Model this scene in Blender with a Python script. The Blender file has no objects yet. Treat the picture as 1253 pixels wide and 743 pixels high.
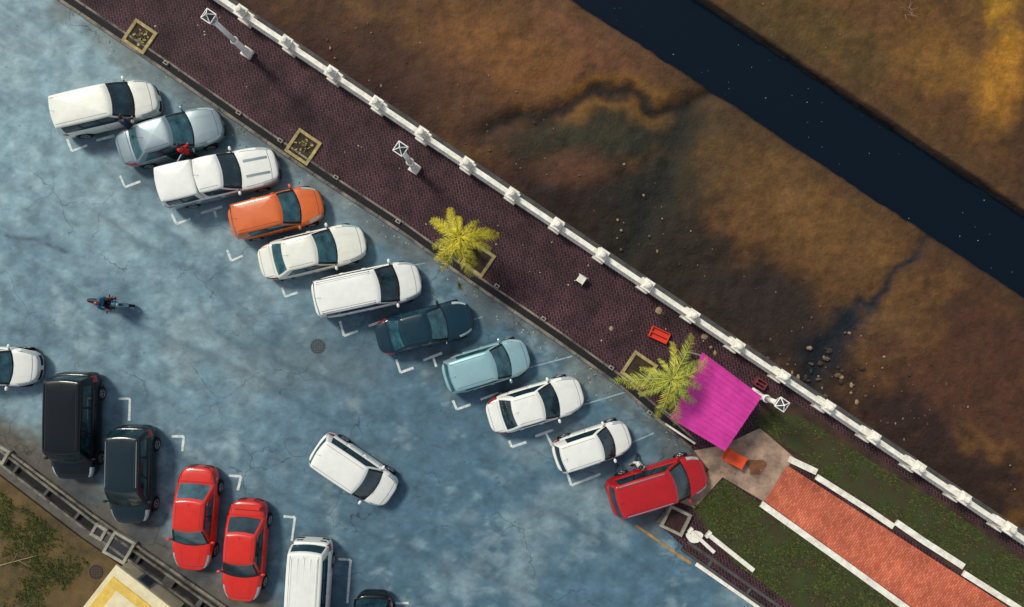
import bpy, bmesh, math, random
from mathutils import Vector, Matrix, noise
random.seed(7)
R=math.radians
scene=bpy.context.scene
S=28.0; HC=32.0
def W(px,py,z=0.0):
    k=(HC-z)/HC
    return ((px-626.5)/S*k,(371.5-py)/S*k)
def W3(px,py,z=0.0):
    x,y=W(px,py,z); return Vector((x,y,z))
def PX(x,y,z=0.0):
    k=HC/(HC-z)
    return (626.5+x*S*k, 371.5-y*S*k)
def lin(c):
    return tuple(((v/255)/12.92 if v/255<=0.04045 else ((v/255+0.055)/1.055)**2.4) for v in c)
def sm(a,b,x):
    t=max(0,min(1,(x-a)/(b-a))) if b!=a else 0
    return t*t*(3-2*t)
def mix(a,b,t):
    t=max(0,min(1,t)); return tuple(a[i]*(1-t)+b[i]*t for i in range(3))
def N(x,y,s,o=0): return noise.noise(Vector((x*s+o,y*s-o,o*1.7)))
def FB(x,y,s,o=0):
    return noise.fractal(Vector((x*s+o,y*s-o*.6,o)),0.6,2.1,5)

# ---------------- materials
def mat(name,col,rough=0.6,metal=0,coat=0,var=0.0,vscale=8,bump=0,bscale=60,col2=None,spec=0.5,coords='Object',bdist=0.01):
    m=bpy.data.materials.new(name); m.use_nodes=True
    nt=m.node_tree; b=nt.nodes['Principled BSDF']
    b.inputs['Base Color'].default_value=(*col,1); b.inputs['Roughness'].default_value=rough
    b.inputs['Metallic'].default_value=metal; b.inputs['Coat Weight'].default_value=coat
    b.inputs['Coat Roughness'].default_value=0.06
    b.inputs['Specular IOR Level'].default_value=spec
    tc=nt.nodes.new('ShaderNodeTexCoord')
    if var>0 or col2:
        n=nt.nodes.new('ShaderNodeTexNoise'); n.inputs['Scale'].default_value=vscale; n.inputs['Detail'].default_value=6
        n.inputs['Roughness'].default_value=.65
        nt.links.new(tc.outputs[coords],n.inputs['Vector'])
        r=nt.nodes.new('ShaderNodeValToRGB')
        c2=col2 if col2 else tuple(v*(1-var) for v in col)
        c1=col if col2 else tuple(min(1,v*(1+var*.5)) for v in col)
        r.color_ramp.elements[0].position=.35; r.color_ramp.elements[1].position=.65
        r.color_ramp.elements[0].color=(*c2,1); r.color_ramp.elements[1].color=(*c1,1)
        nt.links.new(n.outputs['Fac'],r.inputs['Fac']); nt.links.new(r.outputs['Color'],b.inputs['Base Color'])
    if bump>0:
        n2=nt.nodes.new('ShaderNodeTexNoise'); n2.inputs['Scale'].default_value=bscale; n2.inputs['Detail'].default_value=4
        nt.links.new(tc.outputs[coords],n2.inputs['Vector'])
        bp=nt.nodes.new('ShaderNodeBump'); bp.inputs['Strength'].default_value=bump; bp.inputs['Distance'].default_value=bdist
        nt.links.new(n2.outputs['Fac'],bp.inputs['Height']); nt.links.new(bp.outputs['Normal'],b.inputs['Normal'])
    return m

def sheet_mat(name,rough,fine=0.25,fscale=9,bump=.4,bscale=14,bdist=.03,specks=0.0,roughvar=0.0,cracks=0.0):
    """Uses the surface's 'Col' attribute, broken up with procedural noise"""
    m=bpy.data.materials.new(name); m.use_nodes=True
    nt=m.node_tree; L=nt.links; b=nt.nodes['Principled BSDF']
    b.inputs['Roughness'].default_value=rough; b.inputs['Specular IOR Level'].default_value=.3
    at=nt.nodes.new('ShaderNodeAttribute'); at.attribute_name='Col'
    tc=nt.nodes.new('ShaderNodeNewGeometry')
    n=nt.nodes.new('ShaderNodeTexNoise'); n.inputs['Scale'].default_value=fscale; n.inputs['Detail'].default_value=9; n.inputs['Roughness'].default_value=.75
    L.new(tc.outputs['Position'],n.inputs['Vector'])
    mr=nt.nodes.new('ShaderNodeMapRange'); mr.inputs[1].default_value=.25; mr.inputs[2].default_value=.75
    mr.inputs[3].default_value=1-fine; mr.inputs[4].default_value=1+fine
    L.new(n.outputs['Fac'],mr.inputs[0])
    mu=nt.nodes.new('ShaderNodeVectorMath'); mu.operation='SCALE'
    L.new(at.outputs['Color'],mu.inputs[0]); L.new(mr.outputs[0],mu.inputs['Scale'])
    out=mu.outputs[0]
    def scaleby(out,fac):
        q=nt.nodes.new('ShaderNodeVectorMath'); q.operation='SCALE'; L.new(out,q.inputs[0]); L.new(fac,q.inputs['Scale']); return q.outputs[0]
    if specks>0:
        w=nt.nodes.new('ShaderNodeTexNoise'); w.inputs['Scale'].default_value=34; w.inputs['Detail'].default_value=3
        L.new(tc.outputs['Position'],w.inputs['Vector'])
        m2=nt.nodes.new('ShaderNodeMapRange'); m2.inputs[1].default_value=.3; m2.inputs[2].default_value=.72
        m2.inputs[3].default_value=1-specks; m2.inputs[4].default_value=1+specks
        L.new(w.outputs['Fac'],m2.inputs[0]); out=scaleby(out,m2.outputs[0])
    if cracks>0:
        dn=nt.nodes.new('ShaderNodeTexNoise'); dn.inputs['Scale'].default_value=1.3; dn.inputs['Detail'].default_value=5
        L.new(tc.outputs['Position'],dn.inputs['Vector'])
        ad=nt.nodes.new('ShaderNodeMixRGB'); ad.blend_type='ADD'; ad.inputs[0].default_value=.9
        L.new(tc.outputs['Position'],ad.inputs[1]); L.new(dn.outputs['Color'],ad.inputs[2])
        vo=nt.nodes.new('ShaderNodeTexVoronoi'); vo.feature='DISTANCE_TO_EDGE'; vo.inputs['Scale'].default_value=.42
        L.new(ad.outputs[0],vo.inputs['Vector'])
        a1=nt.nodes.new('ShaderNodeMapRange'); a1.inputs[1].default_value=0; a1.inputs[2].default_value=.011; a1.inputs[3].default_value=1; a1.inputs[4].default_value=0
        L.new(vo.outputs['Distance'],a1.inputs[0])
        mk=nt.nodes.new('ShaderNodeTexNoise'); mk.inputs['Scale'].default_value=.35; mk.inputs['Detail'].default_value=3
        L.new(tc.outputs['Position'],mk.inputs['Vector'])
        a2=nt.nodes.new('ShaderNodeMapRange'); a2.inputs[1].default_value=.48; a2.inputs[2].default_value=.60; a2.inputs[3].default_value=0; a2.inputs[4].default_value=cracks
        L.new(mk.outputs['Fac'],a2.inputs[0])
        mm=nt.nodes.new('ShaderNodeMath'); mm.operation='MULTIPLY'; L.new(a1.outputs[0],mm.inputs[0]); L.new(a2.outputs[0],mm.inputs[1])
        ms=nt.nodes.new('ShaderNodeMath'); ms.operation='SUBTRACT'; ms.inputs[0].default_value=1; L.new(mm.outputs[0],ms.inputs[1])
        out=scaleby(out,ms.outputs[0])
        dv=nt.nodes.new('ShaderNodeTexVoronoi'); dv.inputs['Scale'].default_value=1.5; L.new(tc.outputs['Position'],dv.inputs['Vector'])
        a3=nt.nodes.new('ShaderNodeMapRange'); a3.inputs[1].default_value=.03; a3.inputs[2].default_value=.09; a3.inputs[3].default_value=.62; a3.inputs[4].default_value=1
        L.new(dv.outputs['Distance'],a3.inputs[0]); out=scaleby(out,a3.outputs[0])
    L.new(out,b.inputs['Base Color'])
    if roughvar>0:
        m3=nt.nodes.new('ShaderNodeMapRange'); m3.inputs[1].default_value=.3; m3.inputs[2].default_value=.7
        m3.inputs[3].default_value=rough-roughvar; m3.inputs[4].default_value=rough+roughvar
        L.new(n.outputs['Fac'],m3.inputs[0]); L.new(m3.outputs[0],b.inputs['Roughness'])
    n2=nt.nodes.new('ShaderNodeTexNoise'); n2.inputs['Scale'].default_value=bscale; n2.inputs['Detail'].default_value=6
    L.new(tc.outputs['Position'],n2.inputs['Vector'])
    bp=nt.nodes.new('ShaderNodeBump'); bp.inputs['Strength'].default_value=bump; bp.inputs['Distance'].default_value=bdist
    L.new(n2.outputs['Fac'],bp.inputs['Height']); L.new(bp.outputs['Normal'],b.inputs['Normal'])
    return m

def brick_mat(name,c1,c2,mortar,bw,bh,rot,rough=.8,var=.35,bias=0.0,ms=.09):
    m=bpy.data.materials.new(name); m.use_nodes=True
    nt=m.node_tree; L=nt.links; b=nt.nodes['Principled BSDF']; b.inputs['Roughness'].default_value=rough
    b.inputs['Specular IOR Level'].default_value=.3
    g=nt.nodes.new('ShaderNodeNewGeometry'); mp=nt.nodes.new('ShaderNodeMapping')
    mp.inputs['Rotation'].default_value=(0,0,rot)
    L.new(g.outputs['Position'],mp.inputs['Vector'])
    br=nt.nodes.new('ShaderNodeTexBrick'); br.inputs['Scale'].default_value=1
    br.inputs['Brick Width'].default_value=bw; br.inputs['Row Height'].default_value=bh
    br.inputs['Mortar Size'].default_value=min(bw,bh)*ms; br.inputs['Mortar Smooth'].default_value=.3; br.inputs['Bias'].default_value=bias
    br.inputs['Color1'].default_value=(*c1,1); br.inputs['Color2'].default_value=(*c2,1); br.inputs['Mortar'].default_value=(*mortar,1)
    L.new(mp.outputs['Vector'],br.inputs['Vector'])
    n=nt.nodes.new('ShaderNodeTexNoise'); n.inputs['Scale'].default_value=.7; n.inputs['Detail'].default_value=9; n.inputs['Roughness'].default_value=.7
    L.new(g.outputs['Position'],n.inputs['Vector'])
    mr=nt.nodes.new('ShaderNodeMapRange'); mr.inputs[1].default_value=.3; mr.inputs[2].default_value=.7; mr.inputs[3].default_value=1-var; mr.inputs[4].default_value=1+var
    L.new(n.outputs['Fac'],mr.inputs[0])
    mu=nt.nodes.new('ShaderNodeVectorMath'); mu.operation='SCALE'
    L.new(br.outputs['Color'],mu.inputs[0]); L.new(mr.outputs[0],mu.inputs['Scale']); L.new(mu.outputs[0],b.inputs['Base Color'])
    bp=nt.nodes.new('ShaderNodeBump'); bp.inputs['Strength'].default_value=.5; bp.inputs['Distance'].default_value=.006; bp.invert=True
    L.new(br.outputs['Fac'],bp.inputs['Height']); L.new(bp.outputs['Normal'],b.inputs['Normal'])
    return m

# ---------------- mesh builder
class MB:
    def __init__(s): s.v=[]; s.f=[]; s.m=[]; s.mats=[]
    def mi(s,m):
        if m not in s.mats: s.mats.append(m)
        return s.mats.index(m)
    def add(s,vs,fs,m):
        o=len(s.v); s.v+= [tuple(v) for v in vs]; i=s.mi(m)
        for f in fs: s.f.append([o+k for k in f]); s.m.append(i)
    def box(s,c,d,m,rz=0,ry=0,rx=0,taper=1.0):
        M=Matrix.Rotation(rz,3,'Z')@Matrix.Rotation(ry,3,'Y')@Matrix.Rotation(rx,3,'X'); c=Vector(c)
        vs=[]
        for z in(-1,1):
            t=taper if z>0 else 1
            for x,y in((-1,-1),(1,-1),(1,1),(-1,1)):
                vs.append(c+M@Vector((x*d[0]/2*t,y*d[1]/2*t,z*d[2]/2)))
        s.add(vs,[(0,3,2,1),(4,5,6,7),(0,1,5,4),(1,2,6,5),(2,3,7,6),(3,0,4,7)],m)
    def beam(s,p0,p1,w,h,m):
        p0=Vector(p0);p1=Vector(p1);d=p1-p0;L=d.length
        s.box((p0+p1)/2,(L,w,h),m,rz=math.atan2(d.y,d.x),ry=-math.asin(d.z/L) if L else 0)
    def tube(s,p0,p1,r0,r1,m,seg=12,cap=True):
        p0=Vector(p0);p1=Vector(p1);q=(p1-p0).to_track_quat('Z','Y')
        vs=[]
        for p,r in((p0,r0),(p1,r1)):
            for i in range(seg):
                a=2*math.pi*i/seg; vs.append(p+q@Vector((r*math.cos(a),r*math.sin(a),0)))
        fs=[(i,(i+1)%seg,seg+(i+1)%seg,seg+i) for i in range(seg)]
        if cap: fs+=[tuple(range(seg))[::-1],tuple(range(seg,2*seg))]
        s.add(vs,fs,m)
    def lathe(s,c,prof,m,seg=16,M=None):
        c=Vector(c);vs=[]
        for r,z in prof:
            for i in range(seg):
                a=2*math.pi*i/seg; p=Vector((r*math.cos(a),r*math.sin(a),z))
                if M: p=M@p
                vs.append(c+p)
        fs=[]
        for k in range(len(prof)-1):
            for i in range(seg):
                j=(i+1)%seg; fs.append((k*seg+i,k*seg+j,(k+1)*seg+j,(k+1)*seg+i))
        s.add(vs,fs,m)
    def prism(s,pts,z0,z1,m,mside=None):
        n=len(pts)
        ar=sum(pts[i][0]*pts[(i+1)%n][1]-pts[(i+1)%n][0]*pts[i][1] for i in range(n))
        if ar<0: pts=pts[::-1]
        s.add([(p[0],p[1],z1) for p in pts],[tuple(range(n))],m)
        s.add([(p[0],p[1],z0) for p in pts]+[(p[0],p[1],z1) for p in pts],[(i,(i+1)%n,n+(i+1)%n,n+i) for i in range(n)],mside or m)
    def grid(s,P,m,flip=False):
        o=len(s.v); h=len(P);w=len(P[0]); i=s.mi(m)
        for row in P: s.v+=[tuple(p) for p in row]
        for a in range(h-1):
            for b in range(w-1):
                f=[o+a*w+b,o+a*w+b+1,o+(a+1)*w+b+1,o+(a+1)*w+b]
                s.f.append(f[::-1] if flip else f); s.m.append(i)
    def obj(s,name,parent=None,smooth=False,bevel=0,loc=None,rz=0,autos=None):
        me=bpy.data.meshes.new(name); me.from_pydata(s.v,[],s.f)
        for m in s.mats: me.materials.append(m)
        for p,i in zip(me.polygons,s.m): p.material_index=i; p.use_smooth=smooth
        me.update()
        ob=bpy.data.objects.new(name,me); scene.collection.objects.link(ob)
        if parent: ob.parent=parent
        if loc: ob.location=loc
        ob.rotation_euler[2]=rz
        if bevel:
            b=ob.modifiers.new('bevel','BEVEL'); b.width=bevel; b.segments=2; b.limit_method='ANGLE'
        return ob
def empty(name,loc,rz=0):
    e=bpy.data.objects.new(name,None); scene.collection.objects.link(e); e.location=loc; e.rotation_euler[2]=rz
    e.empty_display_size=.3
    return e

# ---------------- shared materials
M={}
M['white']=mat('paint_white',(.80,.81,.75),.3,coat=.6,var=.05,vscale=3)
M['cream']=mat('paint_cream',(.78,.79,.69),.3,coat=.6,var=.06,vscale=3)
M['silver']=mat('paint_silver',(.22,.29,.32),.34,metal=.35,coat=.6,var=.06,vscale=3)
M['ltblue']=mat('paint_pale_blue',(.30,.50,.54),.34,metal=.3,coat=.6,var=.06,vscale=3)
M['orange']=mat('paint_orange',(.66,.13,.018),.33,coat=.5,var=.08,vscale=3)
M['navy']=mat('paint_navy',(.003,.026,.045),.3,coat=.45,spec=.25)
M['black']=mat('paint_black',(.002,.005,.008),.3,coat=.4,spec=.2)
M['dkblue']=mat('paint_blue_black',(.005,.017,.024),.3,coat=.45,spec=.25)
M['red']=mat('paint_red',(.66,.020,.008),.3,coat=.45,var=.08,vscale=3)
M['dkred']=mat('paint_dark_red',(.42,.007,.010),.3,coat=.45,var=.08,vscale=3)
M['glass']=mat('car_glass',(.012,.048,.066),.07,col2=(.003,.012,.018),vscale=2.2,spec=.7)
M['glassl']=mat('car_glass_light',(.04,.14,.17),.08,col2=(.007,.035,.05),vscale=2.0,spec=.8)  # lighter teal puts the sky sheen of the windscreens into the glass colour
M['trim']=mat('black_trim',(.010,.011,.013),.5,spec=.3)
M['seam']=mat('panel_gap',(.03,.03,.032),.7)
M['tire']=mat('tire_rubber',(.010,.010,.011),.85,bump=.3,spec=.2)
M['rim']=mat('alloy_rim',(.35,.37,.38),.3,metal=.9)
M['chrome']=mat('chrome',(.6,.62,.63),.15,metal=1)
M['lamp']=mat('headlamp_lens',(.42,.50,.52),.1,coat=.8,var=.3,vscale=12)
M['tail']=mat('tail_lamp',(.35,.01,.01),.15,coat=.8)
M['plate']=mat('number_plate',(.02,.02,.02),.4)
M['conc']=mat('concrete_pale',lin((150,146,132)),.85,var=.35,vscale=3,bump=.3)
M['concd']=mat('concrete_dark',lin((74,74,72)),.9,var=.4,vscale=2.5,bump=.3)
M['whitewash']=mat('whitewash',lin((246,243,230)),.7,col2=lin((208,202,186)),vscale=3.2,bump=.25,bscale=25)
M['dark']=mat('drain_dark',lin((20,20,22)),.9,var=.4,vscale=4)
M['skin']=mat('skin',(.36,.19,.12),.6)
M['hair']=mat('hair',(.01,.008,.007),.5)

# ---------------- car builder
def wheel_mesh():
    mb=MB(); Mx=Matrix.Rotation(R(-90),3,'X')
    mb.lathe((0,0,0),[(.19,.085),(.215,.10),(.27,.105),(.305,.085),(.315,.05),(.315,-.05),(.305,-.085),(.27,-.1),(.2,-.1)],M['tire'],28,Mx)
    mb.lathe((0,0,0),[(.215,.10),(.20,.095),(.19,.06),(.05,.045),(0.0,.05)],M['trim'],28,Mx)
    for k in range(5):
        a=2*math.pi*k/5
        for d in (-.12,.12):
            p0=Vector((.03*math.cos(a),.03*math.sin(a),.07)); p1=Vector((.195*math.cos(a+d),.195*math.sin(a+d),.088))
            mb.tube(Mx@p0,Mx@p1,.017,.013,M['rim'],6)
    mb.lathe((0,0,0),[(.205,.098),(.205,.106),(.188,.104),(.186,.08)],M['rim'],28,Mx)
    mb.lathe((0,0,0),[(.04,.07),(.035,.09),(0,.092)],M['rim'],12,Mx)
    o=mb.obj('wheel',smooth=True); me=o.data; bpy.data.objects.remove(o); return me
WHEEL=wheel_mesh()

KINDS={
 'hatch':dict(xw=.300,xf=.10,xr=-.405,xb=-.475,rw=.77,wins=[(.05,.40),(.44,.80)],rh=(.2,.86),nf=3.8,nr=5),
 'sedan':dict(xw=.262,xf=.070,xr=-.225,xb=-.37,rw=.74,wins=[(.05,.45),(.49,.88)],rh=(.10,.92),nf=3.8,nr=4.6),
 'mpv':dict(xw=.325,xf=.135,xr=-.435,xb=-.485,rw=.80,wins=[(.04,.31),(.34,.62),(.66,.93)],rh=(.22,.84),nf=4.2,nr=7),
 'van':dict(xw=.355,xf=.225,xr=-.455,xb=-.488,rw=.83,wins=[(.04,.29),(.32,.62),(.65,.93)],rh=(.25,.86),nf=5.5,nr=9),
 'pickup':dict(xw=.225,xf=.085,xr=-.135,xb=-.142,rw=.80,wins=[(.06,.48),(.53,.92)],rh=(.2,.86),nf=5,nr=10),
}
def car(name,px,py,ang,L,Wd,H,kind,paint,paint2=None,rails=False,ribs=0,spoiler=False,glass='glass',door=False,stripes=False):
    K=KINDS[kind]; x0,y0=W(px,py,.8)
    E=empty(name,(x0,y0,0),R(ang))
    sill=.20; belt=.60*H if kind!='van' else .55*H; hw=Wd/2
    xw=K['xw']*L; P=M[paint]; P2=M[paint2] if paint2 else P; G=M[glass]
    zc=.315; ra=.375; xfw=.315*L; xrw=-.30*L
    def plan(e):
        n=K['nf'] if e>0 else K['nr']; a=min(1,abs(e)); return max(0,(1-a**n))**(1/n)
    def ztop(x):
        e=x/(L/2)
        if x>xw-.05*L:
            t=(x-(xw-.05*L))/(L/2-(xw-.05*L)); z=belt*(.985-.19*t**1.5)
        else:
            z=belt
            if kind=='sedan' and x<K['xb']*L:
                t=(K['xb']*L-x)/(L/2+K['xb']*L); z=belt*(1.03-.05*t)
        wf=plan(e)
        return sill+(z-sill)*(.56+.44*wf**.45)
    CS=[(.90,0),(.965,.10),(.995,.28),(1.0,.55),(.985,.76),(.955,.90),(.89,.97),(.76,1.0),(.42,1.015),(0,1.02)]
    def B(x,v,sd):
        e=x/(L/2); w=hw*plan(e)*(1 if x>-.2*L else 1-.015); zt=ztop(x)
        i=min(int(v),len(CS)-2); t=v-i; a=CS[i]; b=CS[i+1]
        fy=a[0]*(1-t)+b[0]*t; fz=a[1]*(1-t)+b[1]*t
        z=sill+(zt-sill)*fz
        for xc in(xfw,xrw):
            dx=abs(x-xc)
            if dx<ra: z=max(z,min(zc+math.sqrt(ra*ra-dx*dx),zt-.04))
        y=w*fy
        for xc in(xfw,xrw):
            y+= .018*math.exp(-((x-xc)/.42)**2)*math.exp(-((v-3)/1.6)**2)*plan(e)
        return Vector((x,sd*y,z))
    es=set(round(-.93+1.86*i/54,4) for i in range(55))
    for k in range(0,15):
        ph=R(40+50*k/14)
        es.add(round(math.sin(ph)**(2/K['nf']),6)); es.add(-round(math.sin(ph)**(2/K['nr']),6))
    for xc in(xfw,xrw):
        for k in range(-8,9):
            es.add(round((xc+ra*math.sin(R(90*k/8)))/(L/2),5))
    es=sorted(es)
    mb=MB()
    nv=len(CS)-1
    rows=[]
    for e in es:
        x=e*L/2
        rows.append([B(x,v,-1) for v in range(nv+1)]+[B(x,v,1) for v in range(nv-1,-1,-1)])
    mb.grid(rows,P,flip=True)
    w_=2*nv+1
    ip=mb.mi(M['trim']); ip2=mb.mi(P2)
    for fi in range(len(mb.f)):
        col=fi%(w_-1); c=min(col,w_-2-col)
        if c==0: mb.m[fi]=ip
        elif c in(1,2,3,4) and paint2: mb.m[fi]=ip2
    body=mb.obj('body',E,smooth=True)
    ub=MB(); ub.box((0,0,.28),(L*.86,Wd*.76,.16),M['trim']); ub.obj('underbody',E)
    det=MB()
    def nrm(x,v,sd):
        h=.004
        a=B(min(x+h,L/2*.9999),v,sd)-B(x-h,v,sd); vv=min(v+.05,nv-.001); b=B(x,vv,sd)-B(x,v-.05,sd)
        n=a.cross(b)
        if sd<0: n=-n
        if n.length<1e-9: return Vector((1 if x>0 else -1,0,0))
        n.normalize()
        if n.dot(Vector((x*.3,sd*1,.5)))<0: n=-n
        return n
    def e_of(u,front):
        n=K['nf'] if front else K['nr']; ph=R(90*u); return (math.sin(ph)**(2/n))*(1 if front else -1)
    def patch(u0,u1,v0,v1,front,sd,m,off=.006,nu=8,nvv=4):
        rows=[]
        for i in range(nu+1):
            x=e_of(u0+(u1-u0)*i/nu,front)*L/2
            row=[]
            for j in range(nvv+1):
                v=v0+(v1-v0)*j/nvv
                row.append(B(x,v,sd)+nrm(x,v,sd)*off)
            rows.append(row)
        det.grid(rows,m)
    for sd in(-1,1):
        patch(.30,.66,4.3,6.3,True,sd,M['lamp'])
        patch(.72,.99,1.6,3.4,True,sd,M['trim'])
        patch(.74,.97,4.2,5.2,True,sd,M['chrome'] if not stripes else M['trim'])
        patch(.30,.62,3.2,5.9,False,sd,M['tail'])
        patch(.78,.985,1.5,2.6,False,sd,M['trim'])
        patch(.84,.985,3.6,4.6,False,sd,M['plate'],.012)
    def topz(x,y):
        w=hw*plan(x/(L/2)); zt=ztop(x); f=abs(y)/max(w,1e-4)
        pr=CS[::-1]
        for a,b in zip(pr,pr[1:]):
            if a[0]<=f<=b[0]:
                t=(f-a[0])/(b[0]-a[0]); return sill+(zt-sill)*(a[1]*(1-t)+b[1]*t)
        return zt
    def strip(pts,wd,m,up=.004):
        n=len(pts); rows=[]
        for i,(x,y) in enumerate(pts):
            a=Vector(pts[max(0,i-1)]);b=Vector(pts[min(n-1,i+1)]); d=(b-a).normalized(); q=Vector((-d.y,d.x))*wd/2
            rows.append([Vector((x+q.x,y+q.y,topz(x+q.x,y+q.y)+up)),Vector((x-q.x,y-q.y,topz(x-q.x,y-q.y)+up))])
        det.grid(rows,m,flip=True)
    for sd in(-1,1):
        strip([(xw+.02+(L*.455-xw)*i/10, sd*hw*(.83-.15*(i/10)**2)) for i in range(11)],.014,M['seam'])
        strip([(xw+.08+(L*.44-xw)*i/8, sd*hw*(.45-.05*(i/8))) for i in range(8)],.02,P,.006)
        if stripes: strip([(xw+.10+(L*.45-xw)*i/8, sd*hw*.36) for i in range(8)],.11,M['silver'],.008)
    strip([(L*.455-.05*(abs(t)**2), t*hw*.68) for t in [i/6 for i in range(-6,7)]],.014,M['seam'])
    if kind=='sedan':
        xb=K['xb']*L
        strip([(-L*.470+.02*(abs(t)**2), t*hw*.70) for t in [i/6 for i in range(-6,7)]],.013,M['seam'])
        for sd in(-1,1): strip([(xb+(-L*.47-xb)*i/6, sd*hw*.72) for i in range(7)],.013,M['seam'])
    for sd in(-1,1):
        for fx in (.20*L,-.03*L,-.235*L if kind!='pickup' else -.14*L):
            rows=[]
            for j in range(9):
                v=.3+6.0*j/8
                rows.append([B(fx-.006,v,sd)+nrm(fx,v,sd)*.004,B(fx+.006,v,sd)+nrm(fx,v,sd)*.004])
            det.grid(rows,M['seam'])
        for fx in(.01*L,-.20*L):
            p=B(fx,4.2,sd); det.box(p+Vector((0,sd*.012,0)),(.17,.03,.03),P)
    det.obj('trim_and_lamps',E,smooth=True)
    def house(xwb,xf,xr,xb,wb,wt,z0,z1,wins,rhr,paintm,cf=.17,front_glass=True,nm='cabin'):
        g=MB()
        HS=[0,.10,.16,.5,.84,.92,1.0]
        ts=[0,.06,.10,.18,.34,.5,.66,.82,.90,.94,1.0]
        ss=sorted(set([0,1]+[a for w in wins for a in w]+[(w[0]+w[1])/2 for w in wins]))
        def ring(h):
            w=wb+(wt-wb)*h+.025*math.sin(math.pi*h); z=z0+(z1-z0)*h
            XF=xwb+(xf-xwb)*h; XR=xb+(xr-xb)*h+(-.02*math.sin(math.pi*h)); c=cf*(1-.35*h); cr=.09
            ch=.07; pts=[];tag=[]
            wi=w-.03
            for t in ts:
                y=-wi+2*wi*t; pts.append((XF-c*(y/w)**2+.015*math.sin(math.pi*h),y)); tag.append(('F',t))
            xs=XF-c-ch; xe=XR+cr+.05
            for s in ss: pts.append((xs+(xe-xs)*s,w-.02*abs(2*s-1)**3)); tag.append(('L',s))
            for t in ts: y=wi-2*wi*t; pts.append((XR+cr*(y/w)**2,y)); tag.append(('R',t))
            for s in ss[::-1]: pts.append((xs+(xe-xs)*s,-w+.02*abs(2*s-1)**3)); tag.append(('Q',s))
            return [Vector((p[0],p[1],z)) for p in pts],tag
        rings=[ring(h) for h in HS]; tag=rings[0][1]; n=len(tag)
        V=[r[0] for r in rings]
        top=V[-1]; cx=(xf+xr)/2
        for k,dz in((.035,.022),(.09,.038),(.2,.052),(.45,.066),(.75,.072),(.999,.074)):
            V.append([Vector((cx+(p.x-cx)*(1-k),p.y*(1-k),z1+dz*(1.0))) for p in top])
        o=len(g.v)
        for r in V: g.v+=[tuple(p) for p in r]
        ig=g.mi(G); ipn=g.mi(paintm); it=g.mi(M['trim']); ir=ipn
        for k in range(len(V)-1):
            for i in range(n):
                j=(i+1)%n; g.f.append([o+k*n+i,o+k*n+j,o+(k+1)*n+j,o+(k+1)*n+i])
                m=ipn
                if k>=len(HS)-1: m=ir
                else:
                    h0,h1=HS[k],HS[k+1]; a,b=tag[i],tag[j]
                    if a[0]==b[0]:
                        mid=(a[1]+b[1])/2
                        if a[0]=='F' and front_glass:
                            if h1<=.16: m=it
                            elif h1<=.92 and .06<mid<.94: m=ig
                            elif h1<=.92: m=it
                        if a[0]=='R' and .06<mid<.94 and h0>=rhr[0]-.12 and h1<=rhr[1]+.06: m=ig
                        if a[0] in'LQ' and h0>=.10 and h1<=.92:
                            inw=any(w[0]<mid<w[1] for w in wins)
                            if inw and h0>=.16 and h1<=.84: m=ig
                            elif inw or (wins[0][0]<mid<wins[-1][1]): m=it
                g.m.append(m)
        return g.obj(nm,E,smooth=True)
    z0=belt-.07; z1=H-.075
    if kind=='pickup':
        house(xw,K['xf']*L,K['xr']*L,K['xb']*L,hw*.90,hw*K['rw'],z0,z1,K['wins'],K['rh'],P)
        house(-.139*L,-.137*L,-.455*L,-.478*L,hw*.93,hw*.82,z0,z1+.02,[(.06,.47),(.53,.94)],(.2,.86),P,cf=.0,front_glass=False,nm='canopy')
    else:
        house(xw,K['xf']*L,K['xr']*L,K['xb']*L,hw*.915,hw*K['rw'],z0,z1,K['wins'],K['rh'],P)
    ex=MB()
    xf=K['xf']*L
    for y0_ in(-.45,.12):
        def wp(h,y):
            return Vector((xw+(xf-xw)*h-.17*(y/hw)**2+.03, y, z0+(z1-z0)*h+.03))
        ex.tube(wp(.17,y0_*hw),wp(.26,y0_*hw+.50*hw),.008,.006,M['trim'],5)
    for sd in(-1,1):
        mx=xw-.30
        Mm=Matrix.Diagonal((.065,.10,.065))
        prof=[(math.sin(R(a)),-math.cos(R(a))) for a in range(0,181,20)]
        ex.lathe((mx,sd*(hw+.06),belt+.05),prof,P,12,Mm)
        ex.beam((mx,sd*(hw-.10),belt+.0),(mx,sd*(hw+.04),belt+.03),.05,.04,M['trim'])
    rl=K['xf']*L; rr=K['xr']*L; wt=hw*K['rw']
    if rails:
        for sd in(-1,1):
            ex.tube((rl-.25,sd*wt*.90,H-.03),(rr+.2,sd*wt*.90,H-.03),.018,.018,M['chrome'] if paint!='black' else M['trim'],8)
            for xx in(rl-.25,(rl+rr)/2,rr+.2): ex.box((xx,sd*wt*.90,H-.05),(.08,.03,.05),M['trim'])
    for i in range(ribs):
        y=-wt*.72+2*wt*.72*i/max(1,ribs-1)
        ex.beam((rl-.22,y,H-.012),(rr+.22,y,H-.012),.035,.018,P)
    for sd in(-1,1):
        ex.beam((rl-.18,sd*wt*.80,H-.022),(rr+.12,sd*wt*.80,H-.022),.012,.006,M['seam'])
    if spoiler:
        xs=rr-.04 if kind!='sedan' else -.455*L; zs=H-.06 if kind!='sedan' else belt*1.0+.13
        ex.box((xs,0,zs),(.17,Wd*.68,.035),P,ry=R(-6))
        if kind=='sedan':
            for sd in(-1,1): ex.box((xs,sd*Wd*.28,zs-.07),(.1,.04,.13),P)
    ex.tube((rr+.22,0,H-.01),(rr+.02,0,H+.16),.008,.004,M['trim'],5)
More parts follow.
